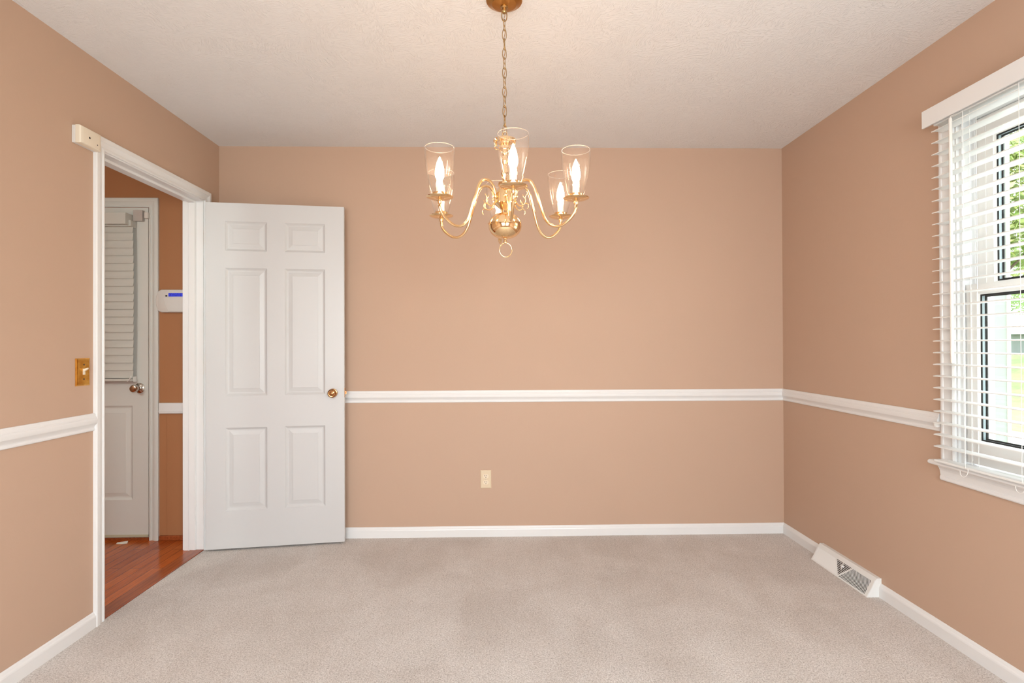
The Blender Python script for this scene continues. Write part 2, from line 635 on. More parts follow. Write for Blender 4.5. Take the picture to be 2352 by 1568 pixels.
CASE = [(0, 0), (0, 0.009), (0.003, 0.0105), (0.010, 0.0108), (0.0125, 0.0065), (0.016, 0.0065), (0.026, 0.0095), (0.034, 0.0135), (0.035, 0.0150), (0.040, 0.016),
        (0.053, 0.016), (0.0565, 0.0135), (0.057, 0)]
cn, cf, ct = JN - 0.006, JF + 0.006, JT + 0.006
w = MB()
w.sweep(CASE, [(cn, 0), (cn, ct), (cf, ct), (cf, 0)], lambda a, z, v: (XL + v, a, z))
tag(w.build('trim_6', M_trim, smooth=True, angle=15), 'white moulded casing around the open doorway', 'door casing', kind='structure')
w = MB()
w.sweep(CASE, [(cn, 0), (cn, ct), (cf, ct), (cf, 0)], lambda a, z, v: (XH - v, a, z))
tag(w.build('trim_7', M_trim, smooth=True, angle=15), 'hall side casing of the open doorway', 'door casing', kind='structure')
# jamb with its stop
w = MB()
JP = [(0, 0), (0, 0.115), (0.0195, 0.115), (0.0195, 0)]
w.sweep(JP, [(JN, 0), (JN, JT), (JF, JT), (JF, 0)], lambda a, z, v: (XH + v, a, z))
SP = [(0, 0.030), (-0.004, 0.030), (-0.010, 0.034), (-0.011, 0.070), (-0.004, 0.0735), (0, 0.0735)]
w.sweep(SP, [(JN, 0.0), (JN, JT), (JF, JT), (JF, 0.0)], lambda a, z, v: (XH + v, a, z))
tag(w.build('trim_8', M_trim), 'white door jamb with stop lining the doorway', 'door jamb', kind='structure')
# threshold strip
w = MB()
w.box(XL - 0.075, XL + 0.002, JN, JF, 0, 0.006, 0.0025)
tag(w.build('trim_9', M_strip), 'red oak threshold strip between hardwood and carpet', 'threshold', kind='structure')

# hall mouldings
w = MB()
w.sweep(CASE, [(HDX0 - 0.005 + 0.01, 0), (HDX0 - 0.005 + 0.01, HDT - 0.004), (HDX1 + 0.002, HDT - 0.004), (HDX1 + 0.002, 0)], lambda a, z, v: (a, YB - v, z))
tag(w.build('trim_10', M_fdoor, smooth=True, angle=15), 'off-white casing around the front door in the hall', 'door casing', kind='structure')
w = MB()
w.box(-2.105, XH, YB - 0.018, YB, 0.782, 0.848, 0.004)
w.box(-2.105, XH, YB - 0.022, YB - 0.017, 0.795, 0.800)
tag(w.build('trim_11', M_trim), 'flat white chair rail on the hall wall beside the front door', 'chair rail', kind='structure')
w = MB()
w.box(-2.105, XH, YB - 0.016, YB, 0.0, 0.030, 0.005)
tag(w.build('trim_12', M_strip), 'brown wooden shoe moulding at the foot of the hall wall', 'moulding', kind='structure')
w = MB()
w.box(-2.066, -2.063, YB - 0.0010, YB, 0.032, 0.781)
tag(w.build('trim_13', M_hallwall), 'thin vertical seam on the hall wall below its chair rail', 'seam', kind='structure')


# ------------------------------------------------------------------ doors
def panel_leaf(mb, xs, zs, panels, y0, y1, skew=1.0):
    """door leaf between y0 (face towards -y) and y1 with raised panels on both faces"""
    W_, H_ = xs[-1], zs[-1]
    for side in (0, 1):
        yf = y0 if side == 0 else y1
        sg = 1 if side == 0 else -1
        for i in range(len(xs) - 1):
            for j in range(len(zs) - 1):
                a, b, c, d = xs[i], xs[i + 1], zs[j], zs[j + 1]
                if (i, j) in panels:
                    def ring(ins, dep):
                        return [(a + ins, yf + sg * dep, c + ins), (b - ins, yf + sg * dep, c + ins), (b - ins, yf + sg * dep, d - ins), (a + ins, yf + sg * dep, d - ins)]
                    rr = [ring(0, 0), ring(0.003, 0.003), ring(0.010, 0.008), ring(0.013, 0.0095), ring(0.020, 0.0095), ring(0.042, 0.0045), ring(0.043, 0.003)]
                    for k in range(len(rr) - 1):
                        for q in range(4):
                            mb.poly([rr[k][q], rr[k][(q + 1) % 4], rr[k + 1][(q + 1) % 4], rr[k + 1][q]])
                    mb.poly(rr[-1])
                else:
                    mb.poly([(a, yf, c), (b, yf, c), (b, yf, d), (a, yf, d)])
    x0, z0 = xs[0], zs[0]
    mb.poly([(x0, y0, z0), (x0, y1, z0), (x0, y1, H_), (x0, y0, H_)])
    mb.poly([(W_, y0, z0), (W_, y1, z0), (W_, y1, H_), (W_, y0, H_)])
    mb.poly([(x0, y0, z0), (W_, y0, z0), (W_, y1, z0), (x0, y1, z0)])
    mb.poly([(x0, y0, H_), (W_, y0, H_), (W_, y1, H_), (x0, y1, H_)])
    bmesh.ops.remove_doubles(mb.bm, verts=mb.bm.verts[:], dist=1e-5)


DA = R(8.35)
door = thing('door_1', (-1.713, 3.222, 0), 'white six-panel door standing open in front of the wall', 'door', kind='structure', rotz=DA)
DW, DH = 0.778, 2.038
xs = [0, 0.106, 0.337, 0.437, 0.667, DW]
zs = [0.012, 0.233, 0.718, 0.905, 1.656, 1.757, 1.930, DH]
mb = MB()
panel_leaf(mb, xs, zs, {(1, 1), (3, 1), (1, 3), (3, 3), (1, 5), (3, 5)}, 0.0, 0.035)
mb.build('door_leaf', M_door, door)
kx, kz = 0.712, 0.912
for sgn, y0 in ((-1, 0.0), (1, 0.035)):
    k = MB()
    pr = [(0.0, 0.001), (0.0265, 0.001), (0.0265, 0.004), (0.0245, 0.007), (0.020, 0.008), (0.012, 0.010), (0.010, 0.018), (0.012, 0.024),
          (0.019, 0.029), (0.0255, 0.036), (0.0262, 0.041), (0.0235, 0.047), (0.019, 0.050), (0.0155, 0.0495), (0.0145, 0.0475), (0.010, 0.0485), (0.005, 0.0505), (0.0, 0.0505)]
    if sgn > 0:
        pr = [(r, h * 0.8) for r, h in pr]
    k.lathe([(r, sgn * h) for r, h in pr], (kx, y0, kz), 'y', 40)
    k.build('door_knob', M_knob, door, smooth=True, angle=40)
k = MB()
k.box(DW - 0.0005, DW + 0.0018, 0.006, 0.029, kz - 0.028, kz + 0.028, 0.0006)
k.build('latch_plate', M_knob, door)
k = MB()
k.rings([[(DW + 0.001, 0.011, kz - 0.010), (DW + 0.001, 0.024, kz - 0.010), (DW + 0.001, 0.024, kz + 0.010), (DW + 0.001, 0.011, kz + 0.010)],
         [(DW + 0.012, 0.011, kz - 0.009), (DW + 0.007, 0.023, kz - 0.009), (DW + 0.007, 0.023, kz + 0.009), (DW + 0.012, 0.011, kz + 0.009)]])
k.build('latch_bolt', M_knob, door)
for hz in (0.25, 1.05, 1.80):
    k = MB()
    k.lathe([(0.006, 0), (0.006, 0.09)], (-0.004, 0.040, hz), 'z', 16)
    k.box(-0.0015, 0.0, 0.006, 0.040, hz, hz + 0.09)
    k.build('hinge', M_plate, door, smooth=True)

# front door
fd = thing('door_2', (-2.174, YB, 0), 'off-white front door across the hall with a closed blind', 'front door', kind='structure')
FO = Vector((-2.174, YB, 0))
mb = MB()
xs = [-0.906, -0.795, -0.505, -0.395, -0.096, 0.0]
zs = [0.020, 0.250, 0.831, 1.02, 1.90, 2.055]
bm_y0, bm_y1 = -0.003, 0.040
panel_leaf(mb, xs, zs, {(1, 1), (3, 1)}, bm_y0, bm_y1)
mb.build('door_leaf', M_fdoor, fd)
k = MB()
kx, kz = -0.052, 0.940
k.lathe([(0, -0.001), (0.031, -0.001), (0.031, -0.005), (0.027, -0.009), (0.018, -0.012), (0.012, -0.016), (0.0115, -0.030), (0.014, -0.035), (0.021, -0.040),
         (0.0245, -0.048), (0.0245, -0.058), (0.020, -0.066), (0.012, -0.069), (0.0, -0.069)], (kx, bm_y0 + 0.001, kz), 'y', 36)
k.build('door_knob', M_nickel, fd, smooth=True)
k = MB()
k.box(-0.90, 0.0, bm_y0 - 0.004, bm_y0, 0.021, 0.036)
k.rings([[(-0.12, bm_y0 - 0.006, 0.036), (-0.06, bm_y0 - 0.006, 0.028), (0.0, bm_y0 - 0.006, 0.026), (0.0, bm_y0 - 0.004, 0.021), (-0.12, bm_y0 - 0.004, 0.021)],
         [(-0.12, bm_y0 - 0.0035, 0.036), (-0.06, bm_y0 - 0.0035, 0.028), (0.0, bm_y0 - 0.0035, 0.026), (0.0, bm_y0 - 0.0035, 0.021), (-0.12, bm_y0 - 0.0035, 0.021)]])
k.build('door_sweep', M_sweep, fd)
# sill below the front door leaf
tag(MB().box(HDX0, HDX1, YB, YB + 0.10, 0.0, 0.016).build('trim_14', M_strip), 'wooden sill under the front door', 'threshold', kind='structure')

# blind on the front door
BX0, BX1, BYf = -2.95, -2.247, YB - 0.006
db = thing('window_blind', (-2.6, BYf, 1.93), 'off-white horizontal blind closed over the front door glass', 'blind')
O = (-2.6, BYf, 1.93)
k = MB()
k.box(BX0, BX1, BYf - 0.050, BYf, 1.930, 1.968, 0.002)
k.build('head_rail', M_slat2, db, O)
k = MB()
k.box(BX0 - 0.01, BX1 - 0.014, BYf - 0.076, BYf - 0.066, 1.938, 2.008, 0.002)
k.rings([[(BX1 - 0.014, BYf - 0.074, 1.938), (BX1 - 0.014, BYf - 0.066, 1.938), (BX1 - 0.014, BYf - 0.066, 2.008), (BX1 - 0.014, BYf - 0.074, 2.008)],
         [(BX1 - 0.008, BYf + 0.003, 1.934), (BX1 - 0.014, BYf + 0.003, 1.934), (BX1 - 0.014, BYf + 0.003, 2.004), (BX1 - 0.008, BYf + 0.003, 2.004)]])
k.build('valance', M_slat2, db, O)
slat0 = None
for i in range(20):
    z = 1.918 - i * 0.0468
    if slat0 is None:
        k = MB()
        a = R(81)
        pts = []
        for q in range(7):
            t = (q / 6 - 0.5)
            crown = 0.003 * (1 - (2 * t) ** 2)
            dy, dz = t * 0.050 * math.cos(a) - crown * math.sin(a), -t * 0.050 * math.sin(a) - crown * math.cos(a)
            pts.append((-dy, dz))
        up_ = [(y - 0.0013, zz) for y, zz in pts]
        dn_ = [(y + 0.0013, zz) for y, zz in pts][::-1]
        pf = up_ + dn_
        k.rings([[(BX0, BYf - 0.030 + y, z + zz) for y, zz in pf], [(BX1, BYf - 0.030 + y, z + zz) for y, zz in pf]])
        slat0 = k.build('slat', M_slat2, db, O, smooth=True, angle=40)
    else:
        s = slat0.copy()
        C.objects.link(s)
        s.parent = db
        s.location = (0.004 * math.sin(PI * i / 19), 0, -i * 0.0468)
k = MB()
k.box(BX0, BX1, BYf - 0.052, BYf - 0.008, 0.985, 1.000, 0.003)
k.build('bottom_rail', M_slat2, db, O)
k = MB()
k.box(BX1 + 0.001, BX1 + 0.004, BYf - 0.03, BYf, 0.980, 1.012)
k.tube([(BX1 - 0.02, BYf - 0.052, 0.985), (BX1 - 0.005, BYf - 0.056, 0.995), (BX1 + 0.006, BYf - 0.056, 1.012), (BX1 + 0.002, BYf - 0.05, 1.016)], 0.003, 8)
k.build('hold_down_bracket', M_slat, db, O)
for cx in (-2.405, -2.80):
    k = MB()
    k.tube([(cx, BYf - 0.054, 1.93), (cx + 0.001, BYf - 0.0555, 1.4), (cx, BYf - 0.054, 1.0)], 0.0012, 6)
    k.build('ladder_cord', M_cord, db, O)

# alarm contact on the front door and its magnet on the casing
k = MB()
k.box(-2.252, -2.196, YB - 0.028, YB - 0.003, 1.968, 2.036, 0.003)
tag(k.build('door_sensor', M_grey), 'pale grey alarm contact box at the top corner of the front door', 'sensor')
k = MB()
k.box(-2.184, -2.161, YB - 0.028, YB - 0.009, 1.985, 2.022, 0.002)
tag(k.build('sensor_magnet', M_keypad), 'small white sensor magnet on the front door casing', 'sensor magnet')

# scrap on the hall floor
k = MB()
k.rings([[(-2.335, 3.385, 0.001), (-2.275, 3.395, 0.001), (-2.268, 3.378, 0.001), (-2.30, 3.368, 0.001), (-2.330, 3.370, 0.001)],
         [(-2.333, 3.386, 0.005), (-2.275, 3.396, 0.010), (-2.270, 3.380, 0.008), (-2.30, 3.370, 0.004), (-2.328, 3.372, 0.003)]])
tag(k.build('paper_scrap', M_paper), 'crumpled white scrap on the hardwood by the front door', 'scrap')

# keypad on the hall wall
KO = (-2.02, YB, 1.405)
kp = thing('alarm_keypad', KO, 'white alarm keypad with lit blue screen on the hall wall', 'keypad')


def keypad_outline(ins, y):
    x1 = -1.905 - ins
    pts = []
    z0, z1, xl = 1.405 + ins, 1.547 - ins, -2.118 + ins
    n = 14
    for q in range(n + 1):
        t = q / n
        z = z1 + (z0 - z1) * t
        s = abs(2 * t - 1)
        x = xl + 0.020 * s ** 2.2 + (0.014 * max(0, (s - 0.88) / 0.12) ** 2)
        pts.append((x, y, z))
    pts += [(x1, y, z0), (x1, y, z1)]
    return pts


k = MB()
k.rings([keypad_outline(0.002, YB), keypad_outline(0, YB - 0.004), keypad_outline(0, YB - 0.018), keypad_outline(0.003, YB - 0.024), keypad_outline(0.006, YB - 0.026)])
k.build('keypad_body', M_keypad, kp, KO, smooth=True, angle=30)
k = MB()
k.box(-2.037, -1.950, YB - 0.0275, YB - 0.024, 1.503, 1.525, 0.0005)
k.build('screen', M_screen, kp, KO)
k = MB()
k.rings([[(-2.066, YB - 0.026, 1.498), (-2.056, YB - 0.026, 1.452), (-2.038, YB - 0.026, 1.412), (-1.912, YB - 0.026, 1.412), (-1.912, YB - 0.026, 1.498)],
         [(-2.065, YB - 0.029, 1.497), (-2.055, YB - 0.029, 1.452), (-2.037, YB - 0.029, 1.413), (-1.913, YB - 0.029, 1.413), (-1.913, YB - 0.029, 1.497)]])
k.build('flap', M_keypad, kp, KO)
k = MB()
k.box(-2.056, -2.044, YB - 0.0268, YB - 0.0255, 1.503, 1.512)
k.build('badge', M_dark, kp, KO)

# ------------------------------------------------------------------ small things on the walls
# chime / sensor box beside the casing top
SO = (XL, 2.30, 2.02)
sb = thing('alarm_sensor_box', SO, 'cream plastic sensor box on the left wall at the casing corner', 'sensor box')
k = MB()
k.box(XL, XL + 0.014, 2.262, 2.378, 2.032, 2.104, 0.002)
k.build('back_plate', M_keypad, sb, SO)
k = MB()


def sring(x, i):
    return [(x, 2.263 + i, 2.032 + i * 0.4), (x, 2.379 - i, 2.032 + i * 0.4), (x, 2.379 - i, 2.105 - i * 0.6), (x, 2.263 + i, 2.105 - i * 0.6)]


k.rings([sring(XL + 0.0145, 0), sring(XL + 0.030, 0), sring(XL + 0.035, 0.003), sring(XL + 0.038, 0.010), sring(XL + 0.039, 0.018)])
k.build('cover', M_cream, sb, SO, smooth=True, angle=25)
for (y, z, r) in ((2.308, 2.066, 0.0042), (2.352, 2.052, 0.0022)):
    k = MB()
    k.lathe([(r, 0.0385), (r, 0.0398), (0, 0.0398)], (XL, y, z), 'x', 16)
    k.build('sensor_hole', M_dark, sb, SO)

# light switch
LO = (XL, 2.321, 1.093)
ls = thing('light_switch', LO, 'brass toggle switch plate on the left wall by the doorway', 'light switch')


def plate(mb, y0, y1, z0, z1, bev, t, to3):
    def rg(i, d):
        return [to3(y0 + i, z0 + i, d), to3(y1 - i, z0 + i, d), to3(y1 - i, z1 - i, d), to3(y0 + i, z1 - i, d)]
    mb.rings([rg(0, 0), rg(0, 0.0015), rg(bev * 0.5, t * 0.75), rg(bev, t)])


k = MB()
plate(k, 2.281, 2.358, 1.035, 1.150, 0.007, 0.006, lambda a, z, v: (XL + v, a, z))
k.build('switch_plate', M_plate, ls, LO)
k = MB()
k.box(XL + 0.0055, XL + 0.0068, 2.3145, 2.3275, 1.081, 1.106)
k.rings([[(XL + 0.006, 2.3165, 1.094), (XL + 0.006, 2.3255, 1.094), (XL + 0.006, 2.3255, 1.105), (XL + 0.006, 2.3165, 1.105)],
         [(XL + 0.022, 2.3175, 1.104), (XL + 0.022, 2.3245, 1.104), (XL + 0.022, 2.3245, 1.110), (XL + 0.022, 2.3175, 1.110)]])
k.build('toggle', M_cream, ls, LO)
for z in (1.063, 1.123):
    k = MB()
    k.lathe([(0.0034, 0.006), (0.003, 0.0074), (0, 0.0076)], (XL, 2.321, z), 'x', 14)
    k.build('screw', M_screw, ls, LO)

# outlet on the back wall
PO = (-0.0905, YB, 0.357)
ou = thing('wall_outlet', PO, 'ivory duplex outlet low on the wall facing the camera', 'outlet')
k = MB()
plate(k, -0.1245, -0.0565, 0.300, 0.414, 0.005, 0.0055, lambda a, z, v: (a, YB - v, z))
k.build('cover_plate', M_ivory, ou, PO)
for z in (0.3375, 0.3765):
    k = MB()
    ring = []
    for q in range(28):
        a = 2 * PI * q / 28
        ring.append((0.0172 * math.cos(a), max(-0.0128, min(0.0128, 0.0172 * math.sin(a)))))
    k.rings([[(-0.0905 + x, YB - 0.0052, z + y) for x, y in ring], [(-0.0905 + x * 0.97, YB - 0.0072, z + y * 0.97) for x, y in ring]])
    rc = k.build('receptacle', M_ivory2, ou, PO)
    k = MB()
    k.box(-0.0985, -0.0958, YB - 0.0075, YB - 0.0068, z - 0.0005, z + 0.0085)
    k.box(-0.0852, -0.0828, YB - 0.0075, YB - 0.0068, z + 0.0005, z + 0.0075)
    k.lathe([(0.0024, 0), (0.0024, -0.0007), (0, -0.0007)], (-0.0905, YB - 0.0068, z - 0.0065), 'y', 12)
    k.build('slot', M_dark, rc, (0, 0, 0)).location = (-PO[0], -PO[1], -PO[2])
k = MB()
k.lathe([(0.0026, -0.0055), (0.0022, -0.0066), (0, -0.0067)], (-0.0905, YB, 0.357), 'y', 12)
k.build('screw', M_grey, ou, PO)

# ------------------------------------------------------------------ floor register
GO = (XR, (REG0 + REG1) / 2, 0)
rg = thing('floor_register', GO, 'white metal baseboard vent with fan grille on the carpet', 'vent')
ZT, XT, XBm = 0.088, 1.772, 1.728       # height, front edge of top, foot of the sloping face
k = MB()
sec = [(XR, 0.0), (XR, ZT), (XR - 0.020, ZT + 0.001), (XT, ZT - 0.006), (XT - 0.003, ZT - 0.011)]
back_sec = [(XT + 0.004, ZT - 0.012)]
# shell: top ledge, ends and frame of the face
def face(s, t, d=0.0):
    """s along Y 0..1 from the far end, t 0 top .. 1 foot, d into the register"""
    x = (XT - 0.003) + (XBm - XT + 0.003) * t
    z = (ZT - 0.011) * (1 - t)
    nx, nz = 0.866, -0.5
    return Vector((x + d * 0.8, REG1 - 0.002 - s * (REG1 - REG0 - 0.004), z - d * 0.5 + 0.0005))


k.rings([[(x, REG0 + 0.002, z) for x, z in sec + [(XT + 0.008, ZT - 0.014), (XR - 0.004, ZT - 0.006), (XR - 0.004, 0.0)]],
         [(x, REG1 - 0.002, z) for x, z in sec + [(XT + 0.008, ZT - 0.014), (XR - 0.004, ZT - 0.006), (XR - 0.004, 0.0)]]])
for yy in (REG0, REG1 - 0.002):
    k.rings([[(XR, yy, 0), (XR, yy, ZT), (XR - 0.020, yy, ZT + 0.001), (XT, yy, ZT - 0.006), (XT - 0.003, yy, ZT - 0.011), (XBm, yy, 0.0)],
             [(XR, yy + 0.002, 0), (XR, yy + 0.002, ZT), (XR - 0.020, yy + 0.002, ZT + 0.001), (XT, yy + 0.002, ZT - 0.006), (XT - 0.003, yy + 0.002, ZT - 0.011), (XBm, yy + 0.002, 0.0)]])


def strip(mb, pts, wid, th=0.0014, off=0.0):
    """bar on the face following (s, t) points"""
    L = REG1 - REG0
    Hh = math.hypot(XT - 0.003 - XBm, ZT - 0.011)
    rings_ = []
    n = len(pts)
    for i in range(n):
        s0, t0 = pts[max(i - 1, 0)]
        s1, t1 = pts[min(i + 1, n - 1)]
        dx, dy = (s1 - s0) * L, (t1 - t0) * Hh
        l = math.hypot(dx, dy)
        nx_, ny_ = -dy / l * wid / 2, dx / l * wid / 2
        s, t = pts[i]
        a = (s + nx_ / L, t + ny_ / Hh)
        b = (s - nx_ / L, t - ny_ / Hh)
        rings_.append([face(a[0], a[1], -off), face(b[0], b[1], -off), face(b[0], b[1], th), face(a[0], a[1], th)])
    mb.rings(rings_)


strip(k, [(0.0, 0.04), (1.0, 0.04)], 0.012, off=0.0012)
strip(k, [(0.0, 0.965), (1.0, 0.965)], 0.007, off=0.0010)
strip(k, [(0.012, 0.0), (0.012, 1.0)], 0.010, off=0.0008)
strip(k, [(0.978, 0.0), (0.978, 1.0)], 0.020, off=0.0006)
k.build('register_body', M_register, rg, GO)
k = MB()
k.poly([face(0, 0, 0.006), face(1, 0, 0.006), face(1, 1, 0.002), face(0, 1, 0.002)])  # dark sheet standing in for the shade behind the grille bars
k.build('duct_shade_sheet', M_dark, rg, GO)
k = MB()
# triangle of straight louvres between the two fans
TA, TB, TC = (0.36, 0.10), (0.655, 0.10), (0.50, 0.95)
strip(k, [TA, TC], 0.008, off=0.0004)
strip(k, [TB, TC], 0.008, off=0.0003)
for i in range(9):
    t = 0.16 + i * 0.09
    u = (t - 0.10) / 0.85
    strip(k, [(TA[0] + (TC[0] - TA[0]) * u, t), (TB[0] + (TC[0] - TB[0]) * u, t)], 0.0030)
k.build('louvre_panel', M_register, rg, GO)
k = MB()
for i in range(29):
    s0 = 0.44 + i * 0.0190
    pts = []
    for q in range(13):
        t = 0.05 + q * 0.075
        s = s0 + 0.065 * math.sin(PI * 0.60 * t)
        lim = TB[0] + (TC[0] - TB[0]) * (t - 0.10) / 0.85
        if lim < s < 0.965 and t <= 0.96:
            pts.append((s, t))
    if len(pts) > 2:
        strip(k, pts, 0.0030)
k.build('fan_louvres', M_register, rg, GO)
k = MB()
for i in range(34):
    s0 = -0.08 + i * 0.0165
    pts = []
    for q in range(13):
        t = 0.05 + q * 0.075
        s = s0 + 0.085 * math.sin(PI * 0.5 * t)
        lim = TA[0] + (TC[0] - TA[0]) * (t - 0.10) / 0.85
        if s < lim and t <= 0.96:
            pts.append((max(s, 0.018), t))
    if len(pts) > 2:
        # these blades lean the other way and show their broad side
        L = REG1 - REG0
        rr = []
        for (s, t) in pts:
            rr.append([face(s, t, 0), face(s + 0.0158, t, 0.0016), face(s + 0.0158, t, 0.0026), face(s, t, 0.001)])
        k.rings(rr)
k.build('fan_louvres', M_register, rg, GO)
k = MB()
p = face(0.515, 0.30)
k.box(p.x - 0.010, p.x + 0.002, p.y - 0.006, p.y + 0.006, p.z - 0.003, p.z + 0.006, 0.0015)
strip(k, [(0.495, 0.12), (0.505, 0.50)], 0.006)
k.build('damper_lever', M_register, rg, GO)

# ------------------------------------------------------------------ window
WO = (XR, (WY0 + WY1) / 2, WZ0)
wi = thing('window_1', WO, 'white double-hung window in the right wall behind the blind', 'window', kind='structure')
WCASE = [(0, 0), (0, 0.007), (0.004, 0.0105), (0.008, 0.0125), (0.012, 0.0105), (0.014, 0.0060), (0.019, 0.0060), (0.036, 0.0075), (0.051, 0.0100), (0.0525, 0.0125),
         (0.058, 0.0143), (0.064, 0.0125), (0.0655, 0.0105), (0.069, 0.0095), (0.069, 0)]
k = MB()
k.sweep(WCASE, [(WY0 + 0.006, 0.726), (WY0 + 0.006, WZ1 - 0.022), (WY1 - 0.006, WZ1 - 0.022), (WY1 - 0.006, 0.726)], lambda a, z, v: (XR - v, a, z))
k.build('window_casing', M_trim, wi, WO, smooth=True, angle=15)
k = MB()
k.box(XR + 0.001, XR + 0.139, WY0, WY0 + 0.012, WZ0 + 0.021, WZ1)
k.box(XR + 0.001, XR + 0.139, WY1 - 0.012, WY1, WZ0 + 0.021, WZ1)
k.box(XR + 0.001, XR + 0.139, WY0 + 0.012, WY1 - 0.012, WZ1 - 0.016, WZ1)
# parting beads
for y0, y1 in ((WY0 + 0.012, WY0 + 0.024), (WY1 - 0.024, WY1 - 0.012)):
    k.box(XR + 0.012, XR + 0.022, y0, y1, WZ0 + 0.021, WZ1 - 0.016)
    k.box(XR + 0.062, XR + 0.068, y0, y1, WZ0 + 0.021, WZ1 - 0.016)
    k.box(XR + 0.108, XR + 0.138, y0, y1, WZ0 + 0.021, WZ1 - 0.016)
k.build('window_frame', M_trim, wi, WO)
k = MB()
nose = [(XR + 0.138, 0.706), (XR + 0.138, 0.726), (1.756, 0.726), (1.7505, 0.723), (1.7475, 0.718), (1.7485, 0.713), (1.753, 0.709), (1.760, 0.7065)]
k.rings([[(x, WY0 - 0.10 if x < XR else WY0 - 0.10, z) for x, z in nose if x <= XR] + [(XR, WY0 - 0.10, 0.7065), (XR, WY0 - 0.10, 0.726)][:0] + [(XR - 0.0, WY0 - 0.10, 0.7065), (XR - 0.0, WY0 - 0.10, 0.726)],
         [(x, WY1 + 0.080, z) for x, z in nose if x <= XR] + [(XR - 0.0, WY1 + 0.080, 0.7065), (XR - 0.0, WY1 + 0.080, 0.726)]])
k.box(XR, XR + 0.138, WY0 + 0.001, WY1 - 0.001, 0.7065, 0.726)
k.build('window_sill', M_trim, wi, WO)
k = MB()
ap = [(0, 0.645), (0.010, 0.645), (0.013, 0.650), (0.0125, 0.660), (0.009, 0.663), (0.0105, 0.684), (0.013, 0.692), (0.016, 0.697), (0.019, 0.7065), (0, 0.7065)]
k.rings([[(XR - v, WC0 - 0.005 + v * 0.0, z) for v, z in ap], [(XR - v, WC1 + (z - 0.645) * 0.12 - 0.006, z) for v, z in ap]])
k.build('apron', M_trim, wi, WO)


def sash(name, x0, x1, z0, z1, stile, bot, top, gy):
    y0, y1 = WY0 + 0.016, WY1 - 0.016
    k = MB()
    k.box(x0, x1, y0, y0 + stile, z0, z1)
    k.box(x0, x1, y1 - stile, y1, z0, z1)
    k.box(x0, x1, y0 + stile, y1 - stile, z0, z0 + bot)
    k.box(x0, x1, y0 + stile, y1 - stile, z1 - top, z1)
    # stepped inner glazing bead
    yi0, yi1 = y0 + stile, y1 - stile
    k.sweep([(0, 0.004), (-0.006, 0.008), (-0.006, 0.016), (0, 0.016)], [(yi0, z0 + bot), (yi0, z1 - top), (yi1, z1 - top), (yi1, z0 + bot)],
            lambda a, z, v: (x0 + v, a, z), closed=True)
    k.box(x0 - 0.003, x0, y1 - stile * 0.62, y1 - stile * 0.50, z0 + 0.01, z1 - 0.01)
    s = k.build('sash', M_vinyl, wi, WO)
    inner = [(yi0 + 0.006, z0 + bot + 0.006), (yi0 + 0.006, z1 - top - 0.006), (yi1 - 0.006, z1 - top - 0.006), (yi1 - 0.006, z0 + bot + 0.006)]
    k = MB()
    k.sweep([(0, 0.0085), (-0.006, 0.0085), (-0.006, 0.011), (0, 0.011)], inner, lambda a, z, v: (x0 + v, a, z), closed=True)
    k.sweep([(0, 0.024), (-0.010, 0.024), (-0.010, 0.028), (0, 0.028)], inner, lambda a, z, v: (x0 + v, a, z), closed=True)
    k.build('glazing_gasket', M_blackrub, s, WO).location = (0, 0, 0)
    k = MB()
    k.sweep([(0, 0.012), (-0.004, 0.012), (-0.004, 0.023), (0, 0.023)], inner, lambda a, z, v: (x0 + v, a, z), closed=True)
    k.build('spacer', M_greyrub, s, WO)
    k = MB()
    k.box(x0 + 0.0115, x0 + 0.0135, inner[0][0], inner[2][0], inner[0][1], inner[1][1])
    k.build('pane', M_pane, s, WO)
    return s


lo = sash('lower', XR + 0.026, XR + 0.058, 0.735, 1.425, 0.055, 0.085, 0.035, 0)
lo['label'] = 'lower sliding sash'
uo = sash('upper', XR + 0.072, XR + 0.104, 1.395, WZ1 - 0.018, 0.079, 0.032, 0.080, 0)
uo['label'] = 'upper sash set further out'

# ------------------------------------------------------------------ blind on the window
bx0, bx1 = 1.7335, 1.7825
by0, by1 = WY0 - 0.03, 2.150
NS = 28
PZ = 0.04655
ZS = 2.047
BO = ((bx0 + bx1) / 2, (by0 + by1) / 2, ZS)
bl = thing('window_blind', BO, 'white horizontal blind with open slats covering the right wall window', 'blind')
k = MB()
k.box(1.742, 1.785, by0, by1, 2.068, 2.115, 0.002)
k.build('head_rail', M_slat, bl, BO)
k = MB()
k.box(1.722, 1.730, by0 - 0.02, 2.185, 2.070, 2.140, 0.0015)
for yy in (by0 + 0.03, 2.12):
    k.box(1.730, 1.742, yy, yy + 0.012, 2.085, 2.112)
k.build('valance', M_trim, bl, BO)
k = MB()
npt = 8
prof = []
for q in range(npt + 1):
    t = q / npt
    prof.append((bx0 + (bx1 - bx0) * t, 0.0030 * (1 - (2 * t - 1) ** 2) + 0.0015))
prof += [(x, z - 0.003) for x, z in prof[::-1]]
k.rings([[(x, by0, ZS + z - 0.002) for x, z in prof], [(x, by1, ZS + z - 0.002) for x, z in prof]])
s0 = k.build('slat', M_slat, bl, BO, smooth=True, angle=40)
for i in range(1, NS):
    s = s0.copy()
    C.objects.link(s)
    s.parent = bl
    s.location = (0, 0, -i * PZ)
zb = ZS - NS * PZ - 0.006
k = MB()
k.box(bx0, bx1, by0, by1, 0.7270, 0.7365, 0.003)
k.build('bottom_rail', M_slat, bl, BO)
